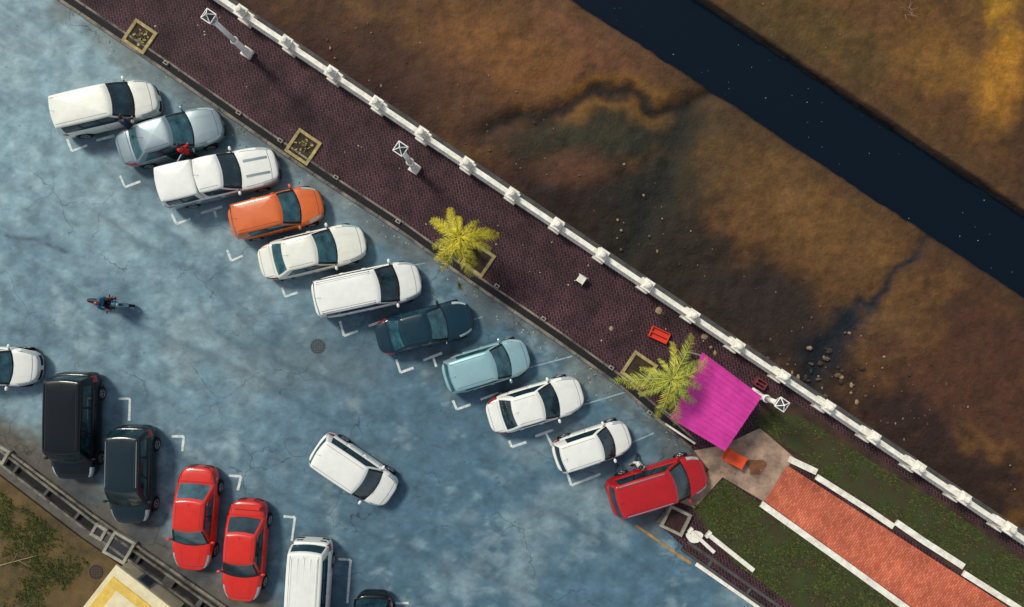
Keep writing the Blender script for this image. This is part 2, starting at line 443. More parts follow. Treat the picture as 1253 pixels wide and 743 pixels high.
    if door:
        hx=.165*L; a=R(225)
        hp=Vector((hx,-hw+.02,0)); dd=Vector((math.cos(a),math.sin(a),0)); ln=1.0
        d0=hp; d1=hp+dd*ln
        ex.beam(d0+Vector((0,0,.58)),d1+Vector((0,0,.58)),.09,.60,P)
        ex.beam(d0+Vector((0,0,.90))+dd*.05,d1+Vector((0,0,.90)),.06,.06,M['trim'])
        ex.beam(d0+dd*.35+Vector((0,0,1.34)),d1+Vector((0,0,1.34)),.04,.045,P)
        ex.tube(d0+dd*.02+Vector((0,0,.92)),d0+dd*.38+Vector((0,0,1.34)),.025,.02,P,6)
        ex.tube(d1+Vector((0,0,.92)),d1+Vector((0,0,1.34)),.03,.025,P,6)
        q=[d0+dd*.08+Vector((0,0,.92)),d1-dd*.02+Vector((0,0,.92)),d1-dd*.02+Vector((0,0,1.33)),d0+dd*.4+Vector((0,0,1.33))]
        ex.add(q,[(0,1,2,3)],G)
        ex.box((hx-.5,-hw*.97,.62),(.98,.07,.72),M['trim'])  # dark panel stands in for the shaded interior behind the open door
    ex.obj('fittings',E,smooth=False,bevel=.006)
    for i,(x,sd) in enumerate(((xfw,1),(xfw,-1),(xrw,1),(xrw,-1))):
        wo=bpy.data.objects.new('wheel_%d'%(i+1),WHEEL); scene.collection.objects.link(wo); wo.parent=E
        wo.location=(x,sd*(hw-.105),zc); wo.rotation_euler=(0,0,0 if sd>0 else math.pi)
    return E

cars=[
 ('parked_car',128,131,13,4.40,1.76,1.62,'mpv','cream',{}),
 ('parked_car',206,166,16.5,4.55,1.76,1.46,'sedan','silver',dict(glass='glassl',door=True)),
 ('pickup_truck',267,216,13,5.05,1.82,1.74,'pickup','white',dict(paint2='silver',stripes=True)),
 ('parked_car',337,260,14,4.0,1.70,1.52,'hatch','orange',dict(glass='glassl')),
 ('parked_car',381,308,13.5,4.6,1.76,1.46,'sedan','cream',dict(glass='glassl')),
 ('parked_car',449,354,12,4.6,1.80,1.70,'mpv','white',dict(rails=True)),
 ('parked_car',519,401,14,4.2,1.70,1.44,'sedan','navy',dict(glass='glassl')),
 ('parked_car',595,448,17,3.75,1.68,1.50,'hatch','ltblue',dict(glass='glassl')),
 ('parked_car',655,496,16.5,4.2,1.72,1.46,'sedan','white',dict(glass='glass')),
 ('parked_car',725,547,18.5,3.40,1.54,1.48,'hatch','white',dict(glass='glass')),
 ('parked_car',805,595,17,4.3,1.78,1.62,'mpv','dkred',dict(rails=True)),
 ('moving_car',433,577,-34,3.85,1.66,1.56,'mpv','white',dict(glass='glass')),
 ('parked_car',-14,448,-3,4.0,1.68,1.48,'hatch','white',dict(glass='glassl')),
 ('parked_van',90,522,-91,4.55,1.90,1.75,'van','black',dict(rails=True)),
 ('parked_car',160,582,-91,4.15,1.78,1.66,'mpv','dkblue',dict(rails=True,glass='glass')),
 ('parked_car',237,636,-94.5,4.45,1.76,1.48,'sedan','red',dict(glass='glassl')),
 ('parked_car',298,676,-94.5,4.35,1.76,1.46,'sedan','red',dict(spoiler=True)),
 ('parked_van',377,728,-93.5,4.6,1.78,1.80,'van','white',dict(ribs=5)),
 ('parked_car',455,791,-91,4.4,1.76,1.5,'hatch','black',{}),
]
for c in cars: car(*c[:9],**c[9])

# ---------------- axes of the promenade
O=Vector(W(270,0,.5)); Q_=Vector(W(1218,638,.5)); D=(Q_-O).normalized(); NN=Vector((-D.y,D.x))
def AB(a,b): return O+D*a+NN*b
def toAB(p): q=Vector((p[0],p[1]))-O; return q.dot(D),q.dot(NN)
ANG=math.atan2(D.y,D.x)
def axis(parts):
    out=[]
    for lo,hi,n in parts:
        out+= [lo+(hi-lo)*i/n for i in range(n)]
    out.append(parts[-1][1]); return out
def ab_grid(name,A,Bx,zf,cf,m,smooth=True):
    vs=[];cols=[]
    for a in A:
        for b in Bx:
            p=AB(a,b); z=zf(a,b,p.x,p.y); vs.append((p.x,p.y,z)); c=cf(a,b,p.x,p.y,z); cols+= [c[0],c[1],c[2],1]
    w=len(Bx); fs=[(i*w+j,(i+1)*w+j,(i+1)*w+j+1,i*w+j+1) for i in range(len(A)-1) for j in range(w-1)]
    me=bpy.data.meshes.new(name); me.from_pydata(vs,[],fs)
    at=me.color_attributes.new('Col','FLOAT_COLOR','POINT'); at.data.foreach_set('color',cols)
    me.materials.append(m)
    for p in me.polygons: p.use_smooth=smooth
    o=bpy.data.objects.new(name,me); scene.collection.objects.link(o); return o
def dseg(px,py,pl):
    best=1e9
    for (x1,y1),(x2,y2) in zip(pl,pl[1:]):
        dx,dy=x2-x1,y2-y1; t=max(0,min(1,((px-x1)*dx+(py-y1)*dy)/(dx*dx+dy*dy))); d=math.hypot(px-x1-t*dx,py-y1-t*dy)
        if d<best: best=d
    return best

# ---------------- ground (river bed + land) : one sheet
ZM=-1.5
c1a=toAB(W(703,0,ZM));c1b=toAB(W(1253,362,ZM)); c2a=toAB(W(862,0,ZM));c2b=toAB(W(1253,258,ZM))
def chan(a):
    t=(a-c1a[0])/(c1b[0]-c1a[0]); lo=c1a[1]+(c1b[1]-c1a[1])*t
    t=(a-c2a[0])/(c2b[0]-c2a[0]); hi=c2a[1]+(c2b[1]-c2a[1])*t
    return lo,hi
CR1=[(600,152),(650,140),(700,132),(728,108),(760,112),(800,135),(845,130),(870,112)]
CR2=[(845,130),(835,165),(812,205),(795,250),(770,310),(740,340)]
RIV=[(1128,285),(1108,318),(1080,352),(1050,378),(1030,405),(1005,428),(985,470)]
def gz(a,b,x,y):
    if b<.30: return -.06
    lo,hi=chan(a)
    z=ZM+.10*FB(x,y,.25,3)+.04*FB(x,y,1.3,9)
    px,py=PX(x,y,ZM)
    if 550<px<1300 and -50<py<520:
        wv=12*N(x,y,.9,5)
        z-= .22*math.exp(-(dseg(px,py+wv,CR1)/12)**2)+.14*math.exp(-(dseg(px+wv,py,CR2)/22)**2)+.12*math.exp(-(dseg(px+wv,py,RIV)/16)**2)
    d=min(b-lo,hi-b)+.05*N(a,0,.8,2)+.03*N(a,b,3,2)
    z-= .75*sm(-.06,.10,d)
    return z
def gc(a,b,x,y,z):
    px,py=PX(x,y,ZM)
    if b<.3: return lin((70,62,48))
    base=mix(lin((94,64,30)),lin((70,44,26)),.5+.9*FB(x,y,.11,11))
    nz=FB(x,y,.3,21); n2=FB(x,y,.9,31)
    base=mix(base,lin((112,78,38)),sm(.1,.6,nz)*.45)
    def blob(cx,cy,rx,ry,rot=0,w=.5):
        dx,dy=px-cx,py-cy; ca,sa=math.cos(R(rot)),math.sin(R(rot)); u=(dx*ca+dy*sa)/rx; v=(-dx*sa+dy*ca)/ry
        q=math.hypot(u,v)
        if q>2.5: return 0
        return sm(1.45,.45,q+w*nz*.7+.16*n2)
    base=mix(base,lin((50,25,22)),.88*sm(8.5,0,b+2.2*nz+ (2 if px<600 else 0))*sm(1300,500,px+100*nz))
    base=mix(base,lin((120,78,38)),.75*blob(620,70,110,50,25))
    base=mix(base,lin((114,72,46)),.55*blob(720,40,110,40,30))
    base=mix(base,lin((84,54,36)),.6*blob(560,110,50,40,25))
    base=mix(base,lin((32,21,15)),.92*blob(745,250,115,110,20,.8))
    base=mix(base,lin((46,44,29)),.92*blob(740,168,125,32,-3,.6))
    base=mix(base,lin((32,32,23)),.9*blob(795,250,50,130,12,.7))
    base=mix(base,lin((40,31,22)),.85*blob(860,340,120,60,20,.8))
    base=mix(base,lin((58,50,32)),.55*blob(880,200,70,70,20,.8))
    base=mix(base,lin((108,77,38)),.75*blob(985,262,120,55,33,.8))
    base=mix(base,lin((100,64,44)),.6*blob(705,205,50,22,0,.8))
    base=mix(base,lin((40,31,27)),.88*blob(955,400,100,55,30,.8))
    base=mix(base,lin((102,73,42)),.6*blob(1090,405,80,50,35,.8))
    base=mix(base,lin((74,44,31)),.7*blob(1180,470,110,90,30,.8))
    base=mix(base,lin((36,23,22)),.85*blob(1150,560,180,45,34,.8))
    base=mix(base,lin((194,142,32)),.82*blob(1215,18,36,36,0,.9))  # golden blobs paint a warm sunlight glow into the mud colour
    base=mix(base,lin((172,118,34)),.75*blob(1222,95,32,60,15,.9))  # part of the painted warm glow
    base=mix(base,lin((128,90,36)),.65*blob(1150,70,60,40,30,.9))  # weaker edge of the painted warm glow
    base=mix(base,lin((80,64,28)),.7*blob(980,30,100,45,30,.9))
    base=mix(base,lin((92,64,28)),.5*blob(1190,190,60,50,30,.9))
    wv=14*N(x,y,.9,5)+6*N(x,y,2.7,8)
    if 500<px<1300 and -60<py<560:
        d=dseg(px,py+wv,CR1); base=mix(base,lin((132,92,26)),.55*math.exp(-((d-14)/8)**2)*sm(670,720,px)*sm(850,780,px)); base=mix(base,lin((22,16,9)),.94*math.exp(-(d/9.5)**2))  # golden highlight painted beside the crack, then the dark crack itself
        d=dseg(px+wv,py,CR2); base=mix(base,lin((22,23,17)),.82*math.exp(-(d/17)**2))
        d=dseg(px+wv,py+wv*.5,RIV); wd=6+ (19 if py>375 else 5)*sm(300,440,py); base=mix(base,lin((14,24,34)),.96*math.exp(-(d/wd)**2)*(1-.3*n2))
    k=.76+.30*sm(-.6,.6,n2)+ .20*FB(x,y,3.2,41)
    base=tuple(max(.002,v*k) for v in base)
    lo,hi=chan(a); d=min(b-lo,hi-b)
    base=mix(base,lin((14,13,13)),sm(-.22,.02,d))
    if -.9<d<-.15: base=mix(base,lin((60,46,26)),.35)
    return base
A=axis([(-600,-60,10),(-60,-12,16),(-12,46,440),(46,90,16),(90,600,10)])
Bx=axis([(-600,-60,8),(-60,.28,12),(.28,.30,1),(.30,30,250),(30,60,10),(60,600,10)])
MUD=sheet_mat('mud',.75,fine=.34,fscale=3.2,bump=.9,bscale=7,bdist=.05,specks=.26,roughvar=.12)
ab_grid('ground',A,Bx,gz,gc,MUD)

# water
wm=bpy.data.materials.new('channel_water'); wm.use_nodes=True; nt=wm.node_tree; b=nt.nodes['Principled BSDF']
b.inputs['Base Color'].default_value=(*lin((6,20,32)),1); b.inputs['Roughness'].default_value=.12; b.inputs['Specular IOR Level'].default_value=.2
n=nt.nodes.new('ShaderNodeTexNoise'); n.inputs['Scale'].default_value=2.5; n.inputs['Detail'].default_value=5
g=nt.nodes.new('ShaderNodeNewGeometry'); nt.links.new(g.outputs['Position'],n.inputs['Vector'])
bp=nt.nodes.new('ShaderNodeBump'); bp.inputs['Strength'].default_value=.25; bp.inputs['Distance'].default_value=.04
nt.links.new(n.outputs['Fac'],bp.inputs['Height']); nt.links.new(bp.outputs['Normal'],b.inputs['Normal'])
mb=MB()
pl=[]
for a in(-600,600):
    lo,hi=chan(a); pl.append((AB(a,lo-.3),AB(a,hi+.3)))
mb.prism([tuple(pl[0][0]),tuple(pl[1][0]),tuple(pl[1][1]),tuple(pl[0][1])],ZM-.7,ZM-.42,wm)
mb.obj('water')
fleck=mat('sparkle_fleck',(.5,.52,.5),.7)  # pale floating bits put in as the small sparkles on the water
mb=MB()
for i in range(55):
    a=random.uniform(8,42); lo,hi=chan(a); p=AB(a,random.uniform(lo+.15,hi-.1)); s=random.choice([.01,.012,.015,.022])
    mb.box((p.x,p.y,ZM-.412),(s*random.uniform(1,2),s,.01),fleck,rz=random.random()*3)
mb.obj('sparkle_debris')

# ---------------- road
def rz_(a,b,x,y): return 0.0
STK=[[(5,288),(40,295),(85,306)],[(180,400),(300,455),(420,520)],[(560,640),(600,700),(640,743)],[(330,600),(520,680),(700,743)],[(100,250),(230,330),(330,420)],[(240,395),(330,440),(420,470)],[(620,600),(700,640),(800,700)]]
def rc(a,b,x,y,z):
    px,py=PX(x,y,0)
    t=sm(60,900,px+.5*py)
    c=mix(lin((136,164,174)),lin((80,112,130)),t)
    n1=FB(x,y,.10,51); n2=FB(x,y,.45,61); n3=FB(x,y,1.6,71)
    c=mix(c,lin((154,176,180)),.50*sm(.05,.6,n1+.3*n2))
    c=mix(c,lin((84,112,130)),.50*sm(.0,.6,-n1+.35*n2))
    c=mix(c,lin((70,94,110)),.28*sm(.25,.75,n2))
    c=mix(c,lin((168,184,182)),.26*sm(.3,.8,-n2+.5*n3))
    a2=FB(a*.22,b*.8,1,81); c=mix(c,lin((68,96,112)),.32*sm(.1,.6,a2))
    c=mix(c,lin((90,78,62)),.85*sm(0,1,(n2*.6)+(1.9-dseg(px,py,[(-40,545),(110,645),(280,770)])/38)))
    c=mix(c,lin((100,98,90)),.55*sm(0,1,n2*.8+(1.2-dseg(px,py,[(75,10),(385,222),(680,425),(860,570),(800,645)])/20)))
    c=mix(c,lin((104,112,108)),.4*sm(1.2,.1,math.hypot((px-380)/160,(py-440)/60)+.6*n2))
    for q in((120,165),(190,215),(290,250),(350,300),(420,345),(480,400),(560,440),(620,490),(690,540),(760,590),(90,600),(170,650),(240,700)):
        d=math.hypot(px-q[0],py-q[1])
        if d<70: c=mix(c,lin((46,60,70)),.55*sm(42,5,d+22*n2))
    for i,s in enumerate(STK):
        d=dseg(px+10*N(x,y,.6,i),py+8*N(x,y,.7,i+3),s)
        if d<12: c=mix(c,lin((48,66,80)),(.75 if i==0 else .34)*math.exp(-(d/(2.5 if i==0 else 4))**2)*sm(-.5,.3,n3+.3))
    k=.91+.28*n3
    return tuple(max(.005,v*k) for v in c)
A=axis([(-300,-30,8),(-30,-20,6),(-20,40,400),(40,60,8),(60,300,8)])
Bx=axis([(-300,-40,8),(-40,-30,10),(-30,-1.0,210)])
ROAD=sheet_mat('asphalt',.85,fine=.22,fscale=4,bump=.35,bscale=60,bdist=.008,specks=.20,cracks=.55)
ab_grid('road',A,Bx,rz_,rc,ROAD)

# ---------------- promenade slab
KL=[(-260,-232),(75,-2),(200,82),(300,152),(385,211),(490,280),(580,345),(680,413),(760,470),(845,545),(866,574),(806,641),(850,682),(985,775),(1500,1130)]
KW=[Vector(W(x,y,.12)) for x,y in KL]
PAV=brick_mat('brick_pavers',lin((56,31,38)),lin((34,19,25)),lin((92,66,68)),.24,.12,ANG*-1+R(45),var=.7)
e0=AB(-40,.32); e1=AB(80,.32)
mb=MB(); mb.prism([tuple(p) for p in KW]+[tuple(e1),tuple(e0)],-.1,.12,PAV,M['concd'])
mb.obj('promenade')
def offs(pl,d):
    out=[]
    for i,p in enumerate(pl):
        a=pl[max(0,i-1)];b=pl[min(len(pl)-1,i+1)]; t=(b-a).normalized(); out.append(p+Vector((-t.y,t.x))*d)
    return out
kerbm=mat('kerb_concrete',lin((138,130,116)),.85,col2=lin((62,60,60)),vscale=1.6,bump=.3,coords='Object')
def kerb(name,pl,w,h,m,z0=-.02,seg=1.0,gap=.015):
    mb=MB()
    for p,q in zip(pl,pl[1:]):
        L=(q-p).length; n=max(1,int(L/seg))
        for i in range(n):
            a=p+(q-p)*(i/n); b=p+(q-p)*((i+1)/n); u=(b-a).normalized()*gap/2
            mb.beam((a.x+u.x,a.y+u.y,(h+z0)/2),(b.x-u.x,b.y-u.y,(h+z0)/2),w,h-z0,m)
    return mb.obj(name,bevel=.012)
main=KW[0:10]
kerb('kerb',offs(main,-.09),.14,.15,kerbm)
kerb('kerb',offs(main,.30),.09,.145,kerbm,z0=.1)
mb=MB()
sl=offs(main,.11)
for p,q in zip(sl,sl[1:]): mb.beam((p.x,p.y,.124),(q.x,q.y,.124),.24,.012,M['dark'])
mb.obj('drain')
kerb('kerb',offs(KW[9:12],-.09),.14,.15,kerbm)
mb=MB()
for x,y in((203,77),(292,138),(343,172),(411,217),(487,271),(540,303),(608,350),(665,390),(748,450),(795,505),(30,-35)):
    p=W(x,y,.2); mb.box((p[0],p[1],.17),(.22,.16,.12),M['conc'],rz=ANG); mb.box((p[0],p[1],.235),(.12,.08,.015),M['dark'],rz=ANG)
mb.obj('drain_inlet_covers',bevel=.01)
# ---------------- tree pits
pitw=mat('pit_concrete_yellow',lin((184,168,112)),.85,col2=lin((126,112,74)),vscale=4)
soil=mat('soil',lin((66,52,32)),.95,col2=lin((34,26,18)),vscale=5,bump=.8,bscale=20)
def pit(x,y,s,grate=True,ang=ANG):
    p=W(x,y,.15); E=empty('tree_pit',(p[0],p[1],0),ang); mb=MB(); w=.14
    for sx,sy,dx,dy in((0,1,s,w),(0,-1,s,w),(1,0,w,s-2*w-.006),(-1,0,w,s-2*w-.006)):
        mb.box((sx*(s-w)/2,sy*(s-w)/2,.145),(dx,dy,.09),pitw)
    mb.obj('frame',E,bevel=.012)
    mb=MB(); mb.box((0,0,.128),(s-2*w,s-2*w,.02),soil)
    if grate:
        for i in range(16):
            a=random.random()*6.28; r=s*random.uniform(.12,.34); mb.box((r*math.cos(a),r*math.sin(a),.145),(random.uniform(.06,.15),random.uniform(.04,.1),.04),random.choice([pitw,pitw,M['concd']]),rz=a+random.random())
        mb.lathe((.05,.02,.138),[(.14,0),(.12,.06),(.08,.09),(0,.1)],soil,10)
        for i in range(40):
            a=random.random()*6.28; r=random.uniform(.05,.28); mb.add([(.05,0,.2),(.08,.02,.2),(.05+r*math.cos(a),r*math.sin(a),random.uniform(.15,.35))],[(0,1,2)],pitw)
    mb.obj('soil_bed',E)
pit(171,45,1.15); pit(371,180,1.2); pit(585,318,1.15,False); pit(782,452,1.2,False)

# ---------------- balustrade
Eb=empty('balustrade',(0,0,0))
posts=MB(); rails=MB(); bal=MB(); WM=M['whitewash']
sp=2.30
ar=toAB(W(570,206,.6))[0]; k0=-26
for k in range(k0,44):
    a=ar+k*sp; p=AB(a,0); q=AB(a+sp,0)
    posts.box((p.x,p.y,.30),(.54,.54,.36),WM,rz=ANG); posts.box((p.x,p.y,.77),(.34,.34,.58),WM,rz=ANG)
    posts.box((p.x,p.y,1.10),(.48,.48,.08),WM,rz=ANG); posts.box((p.x,p.y,1.19),(.34,.34,.10),WM,rz=ANG,taper=.6)
    posts.lathe((p.x,p.y,1.24),[(.06,0),(.13,.06),(.15,.13),(.11,.2),(0,.24)],WM,12)
    u=D*.175; s_=p+u; t_=q-u
    rails.beam((s_.x,s_.y,.22),(t_.x,t_.y,.22),.30,.2,WM)
    rails.beam((s_.x,s_.y,.90),(t_.x,t_.y,.90),.21,.12,WM)
    if -16<k<24:
        for i in range(9):
            c=s_+(t_-s_)*((i+.5)/9)
            bal.lathe((c.x,c.y,.32),[(.06,0),(.05,.03),(.035,.06),(.065,.16),(.06,.24),(.03,.38),(.05,.46),(.055,.52)],WM,8)
posts.obj('posts',Eb,bevel=.012); rails.obj('rails',Eb,bevel=.015); bal.obj('balusters',Eb,smooth=True)
mb=MB(); p=AB(-60,.15);q=AB(90,.15); mb.beam((p.x,p.y,-.75),(q.x,q.y,-.75),.5,1.78,M['concd']); mb.obj('retaining_wall')

# ---------------- street lamps
lampd=mat('lantern_panel',lin((44,42,42)),.25,coat=.4)
polew=mat('pole_white',lin((244,244,236)),.5,var=.08)
def lamp(bx,by,tx,ty,h=4.2):
    b=W(bx,by,.12)
    E=empty('street_lamp',(b[0],b[1],.12),0); mb=MB()
    mb.box((0,0,.12),(.42,.42,.24),WM,rz=ANG); mb.lathe((0,0,.24),[(.18,0),(.16,.1),(.135,.3),(.125,1.5)],polew,14)
    mb.tube((0,0,1.7),(0,0,h-.75),.115,.095,polew,12); mb.lathe((0,0,1.55),[(.12,0),(.17,.05),(.17,.1),(.12,.16)],polew,12)
    mb.lathe((0,0,h-.8),[(.08,0),(.15,.06),(.09,.12),(.08,.16)],polew,12)
    mb.obj('pole',E,smooth=True)
    mb=MB(); z=h-.62; s=.40; sb=.26
    for i in range(4):
        a=R(45+90*i)+ANG; c,sn=math.cos(a),math.sin(a)
        mb.tube((c*sb*.7,sn*sb*.7,z),(c*s*.7,sn*s*.7,z+.4),.018,.018,polew,6)
        mb.tube((c*s*.74,sn*s*.74,z+.41),(0,0,z+.62),.020,.018,polew,6)
        a2=a+R(90)
        mb.tube((c*s*.74,sn*s*.74,z+.41),(math.cos(a2)*s*.74,math.sin(a2)*s*.74,z+.41),.022,.022,polew,6)
        mb.add([(c*sb*.68,sn*sb*.68,z),(math.cos(a2)*sb*.68,math.sin(a2)*sb*.68,z),(math.cos(a2)*s*.68,math.sin(a2)*s*.68,z+.4),(c*s*.68,sn*s*.68,z+.4)],[(0,1,2,3)],M['lamp'])
        mb.add([(c*s*.72,sn*s*.72,z+.405),(math.cos(a2)*s*.72,math.sin(a2)*s*.72,z+.405),(0,0,z+.605)],[(0,1,2)],lampd)
    mb.lathe((0,0,z+.6),[(.05,0),(.04,.06),(0,.1)],polew,8)
    mb.box((0,0,z),(.26,.26,.04),polew,rz=ANG)
    mb.obj('lantern',E)
lamp(304,66,260,10,4.4); lamp(508,207,487,166,4.4); lamp(922,482,960,487,3.6)

# ---------------- bottom right
def sheetpoly(name,pts,z,m,z0=.10,side=None):
    mb=MB(); mb.prism([W(x,y,z) for x,y in pts],z0,z,m,side); return mb.obj(name)
GR=mat('grass_soil',lin((54,66,26)),.95,col2=lin((60,50,30)),vscale=1.1,bump=.9,bscale=25,bdist=.04)
DI=mat('dirt',lin((74,52,38)),.95,col2=lin((40,28,24)),vscale=1.2,bump=.8,bscale=18,bdist=.03)
sheetpoly('dirt_verge',[(940,478),(985,500),(1300,712),(1300,790),(1000,580),(905,560)],.126,DI)
GP1=[(922,516),(945,500),(985,512),(1060,560),(1160,622),(1300,722),(1300,780),(1180,695),(1060,615),(1000,578),(985,560),(955,542)]
GP2=[(846,622),(886,586),(932,617),(1020,678),(1180,790),(1080,840),(985,752),(900,690)]
sheetpoly('grass_verge',GP1,.134,GR); sheetpoly('grass_verge',GP2,.134,GR)
PADM=mat('pad_concrete',lin((178,150,126)),.85,col2=lin((112,92,80)),vscale=1.3,bump=.3)
sheetpoly('concrete_pad',[(846,552),(885,545),(930,524),(972,560),(935,614),(884,584),(850,622),(826,612),(868,575)],.140,PADM)
puddle=mat('mud_patch',lin((130,82,48)),.5,col2=lin((88,58,38)),vscale=2)
mb=MB(); c=W(925,572,.14); mb.prism([(c[0]+(.42+.12*math.sin(3*a)+.06*math.sin(5*a+1))*math.cos(a)*.9,c[1]+(.36+.12*math.cos(2*a))*math.sin(a)*1.3) for a in [i*2*math.pi/28 for i in range(28)]],.141,.146,puddle); mb.obj('mud_patch')
BP=brick_mat('path_brick',lin((216,116,84)),lin((186,88,64)),lin((136,84,66)),.20,.10,-ANG+R(90),var=.32,ms=.12)
PP=[(964,570),(936,614),(1128,752),(1300,872),(1350,812),(1232,742)]
sheetpoly('brick_path',PP,.17,BP)
def wline(name,pts,w,h,m,seg=1.2,z0=.1):
    return kerb(name,[Vector(W(x,y,h)) for x,y in pts],w,h,m,z0=z0,seg=seg)
wline('path_edging',[(932,617),(1030,687),(1124,755),(1300,880)],.28,.24,WM)
wline('path_edging',[(966,562),(1000,578)],.28,.26,WM)
wline('path_edging',[(1000,584),(1060,622),(1094,645)],.26,.26,WM); wline('path_edging',[(1098,640),(1130,662),(1180,694)],.28,.30,WM); wline('path_edging',[(1180,702),(1240,740),(1330,800)],.26,.26,WM)
def inpoly(x,y,p):
    c=False;j=len(p)-1
    for i in range(len(p)):
        if (p[i][1]>y)!=(p[j][1]>y) and x<(p[j][0]-p[i][0])*(y-p[i][1])/(p[j][1]-p[i][1])+p[i][0]: c=not c
        j=i
    return c
gms=[mat('grass_blade_a',lin((72,96,30)),.8),mat('grass_blade_b',lin((48,68,24)),.8),mat('grass_blade_c',lin((104,106,46)),.8)]
def tufts(name,poly,n,z,thr=-.1):
    mb=MB(); xs=[p[0] for p in poly]; ys=[p[1] for p in poly]; k=0
    while k<n:
        x=random.uniform(min(xs),min(max(xs),1300)); y=random.uniform(min(ys),min(max(ys),800)); k+=1
        if not inpoly(x,y,poly): continue
        p=W(x,y,z)
        if FB(p[0],p[1],.6,91)<thr+random.uniform(-.3,.3): continue
        m=random.choice(gms)
        for j in range(4):
            a=random.random()*6.28; h=random.uniform(.04,.11); l=random.uniform(.02,.08); w=.012
            ox,oy=random.uniform(-.04,.04),random.uniform(-.04,.04)
            bx,by=p[0]+ox,p[1]+oy
            mb.add([(bx-w*math.sin(a),by+w*math.cos(a),z),(bx+w*math.sin(a),by-w*math.cos(a),z),(bx+l*math.cos(a),by+l*math.sin(a),z+h)],[(0,1,2)],m)
    return mb.obj(name)
tufts('grass',GP1,18000,.134,-.2); tufts('grass',GP2,16000,.134,-.2)

def drain_run(name,pl,w,zt,mw,step=1.4,wall=.14):
    E=empty(name,(0,0,0)); a=MB(); P_=[Vector(W(x,y,zt)) for x,y in pl]
    for sd in(-1,1):
        o=offs(P_,sd*w/2)
        for p,q in zip(o,o[1:]): a.beam((p.x,p.y,zt/2),(q.x,q.y,zt/2),wall,zt,mw)
    a.obj('side_walls',E,bevel=.01)
    a=MB()
    for p,q in zip(P_,P_[1:]):
        a.beam((p.x,p.y,.012),(q.x,q.y,.012),w-wall-.01,.012,M['dark'])
        L=(q-p).length; n=int(L/step); an=math.atan2((q-p).y,(q-p).x)
        for i in range(n):
            if random.random()<.75:
                c=p+(q-p)*((i+.5)/n); a.box((c.x,c.y,zt-.05),(random.choice([.12,.2,.5]),w-wall-.01,.06),M['concd'],rz=an)
    a.obj('channel_and_covers',E)
drain_run('drain_channel',[(838,668),(900,712),(1000,782),(1150,885)],.42,.18,M['concd'])
wline('kerb',[(852,690),(930,744),(1010,800)],.20,.17,WM)
yl=mat('yellow_line',lin((190,140,50)),.8,col2=lin((120,100,70)),vscale=3)
def mark(name,segs,w,m,z=.004):
    mb=MB()
    for i,(x1,y1,x2,y2) in enumerate(segs):
        a=Vector(W(x1,y1));b=Vector(W(x2,y2)); d=(b-a).normalized(); n=Vector((-d.y,d.x))*w/2
        k=max(2,int((b-a).length/.25)); zz=z+.0045*(i%2)
        rows=[]
        for j in range(k+1):
            c=a+(b-a)*j/k; ww=random.uniform(.8,1.1); rows.append([(c.x+n.x*ww,c.y+n.y*ww,zz),(c.x-n.x*ww,c.y-n.y*ww,zz)])
        mb.grid(rows,m)
    return mb.obj(name)
mark('yellow_road_line',[(778,643,846,690)],.12,yl)
p=W(827,637,.3); E=empty('planter_box',(p[0],p[1],0),ANG+R(8)); mb=MB()
for sx,sy,dx,dy in((0,1,1.05,.12),(0,-1,1.05,.12),(1,0,.12,.8),(-1,0,.12,.8)): mb.box((sx*.465,sy*.465,.2),(dx,dy,.36),M['conc'])
mb.box((0,0,.15),(.8,.8,.2),mat('planter_soil',lin((62,34,34)),.9,col2=lin((34,20,22)),vscale=6,bump=.6)); mb.obj('box',E,bevel=.01)
for (x1,y1,x2,y2,w) in((868,655,922,698,.20),(846,650,874,676,.16)):
    a=W3(x1,y1,.22); b=W3(x2,y2,.22); c=(a+b)/2; E=empty('fallen_post',(c.x,c.y,0),math.atan2(b.y-a.y,b.x-a.x)); L=(b-a).length; mb=MB()
    mb.box((0,0,.22),(L,w,w*.8),WM); mb.box((-L/2-.06,0,.22),(.12,w*1.7,w*1.2),WM); mb.obj('shaft',E,bevel=.02)
p=W(850,657,.2); mb=MB(); mb.prism([(p[0]+.36*math.cos(a)*(1+.15*math.sin(3*a)),p[1]+.27*math.sin(a)) for a in [i*math.pi/8 for i in range(16)]],.13,.2,WM); mb.obj('concrete_slab',bevel=.02)

# ---------------- bottom left
DG=mat('dry_ground',lin((104,82,48)),.95,col2=lin((60,54,30)),vscale=.9,bump=.8,bscale=14,bdist=.04)
LP=[(-500,215),(-60,508),(0,556),(112,642),(262,746),(420,860),(420,1400),(-500,1400)]
mb=MB(); mb.prism([W(x+(-14 if i<6 else 0),y+16,.12) for i,(x,y) in enumerate(LP)],-.02,.12,DG); mb.obj('dry_verge')
tufts('dry_grass',[(0,600),(60,640),(110,690),(60,743),(0,743)],7000,.12,.0)
dwall=mat('drain_wall_concrete',lin((128,122,110)),.9,col2=lin((60,56,52)),vscale=2.0,bump=.3)
drain_run('drain_channel',[(-300,338),(-60,512),(0,560),(112,646),(262,752),(420,864)],.46,.20,dwall,wall=.11)
wline('kerb',[(-60,500),(0,546),(112,630),(270,740),(420,848)],.11,.15,kerbm,z0=-.01)
def dbox(x,y,s):
    p=W(x,y,.2); E=empty('drain_box',(p[0],p[1],0),ANG+R(4)); mb=MB(); w=.13
    for sx,sy,dx,dy in((0,1,s,w),(0,-1,s,w),(1,0,w,s-2*w-.004),(-1,0,w,s-2*w-.004)): mb.box((sx*(s-w)/2,sy*(s-w)/2,.13),(dx,dy,.22),M['conc'])
    mb.obj('rim',E,bevel=.01); mb=MB(); mb.box((0,0,.16),(s-2*w,s-2*w,.05),mat('box_cover',lin((40,42,48)),.8,var=.3)); mb.obj('cover',E)
dbox(146,670,1.1); dbox(121,651,.6); dbox(0,556,.7)
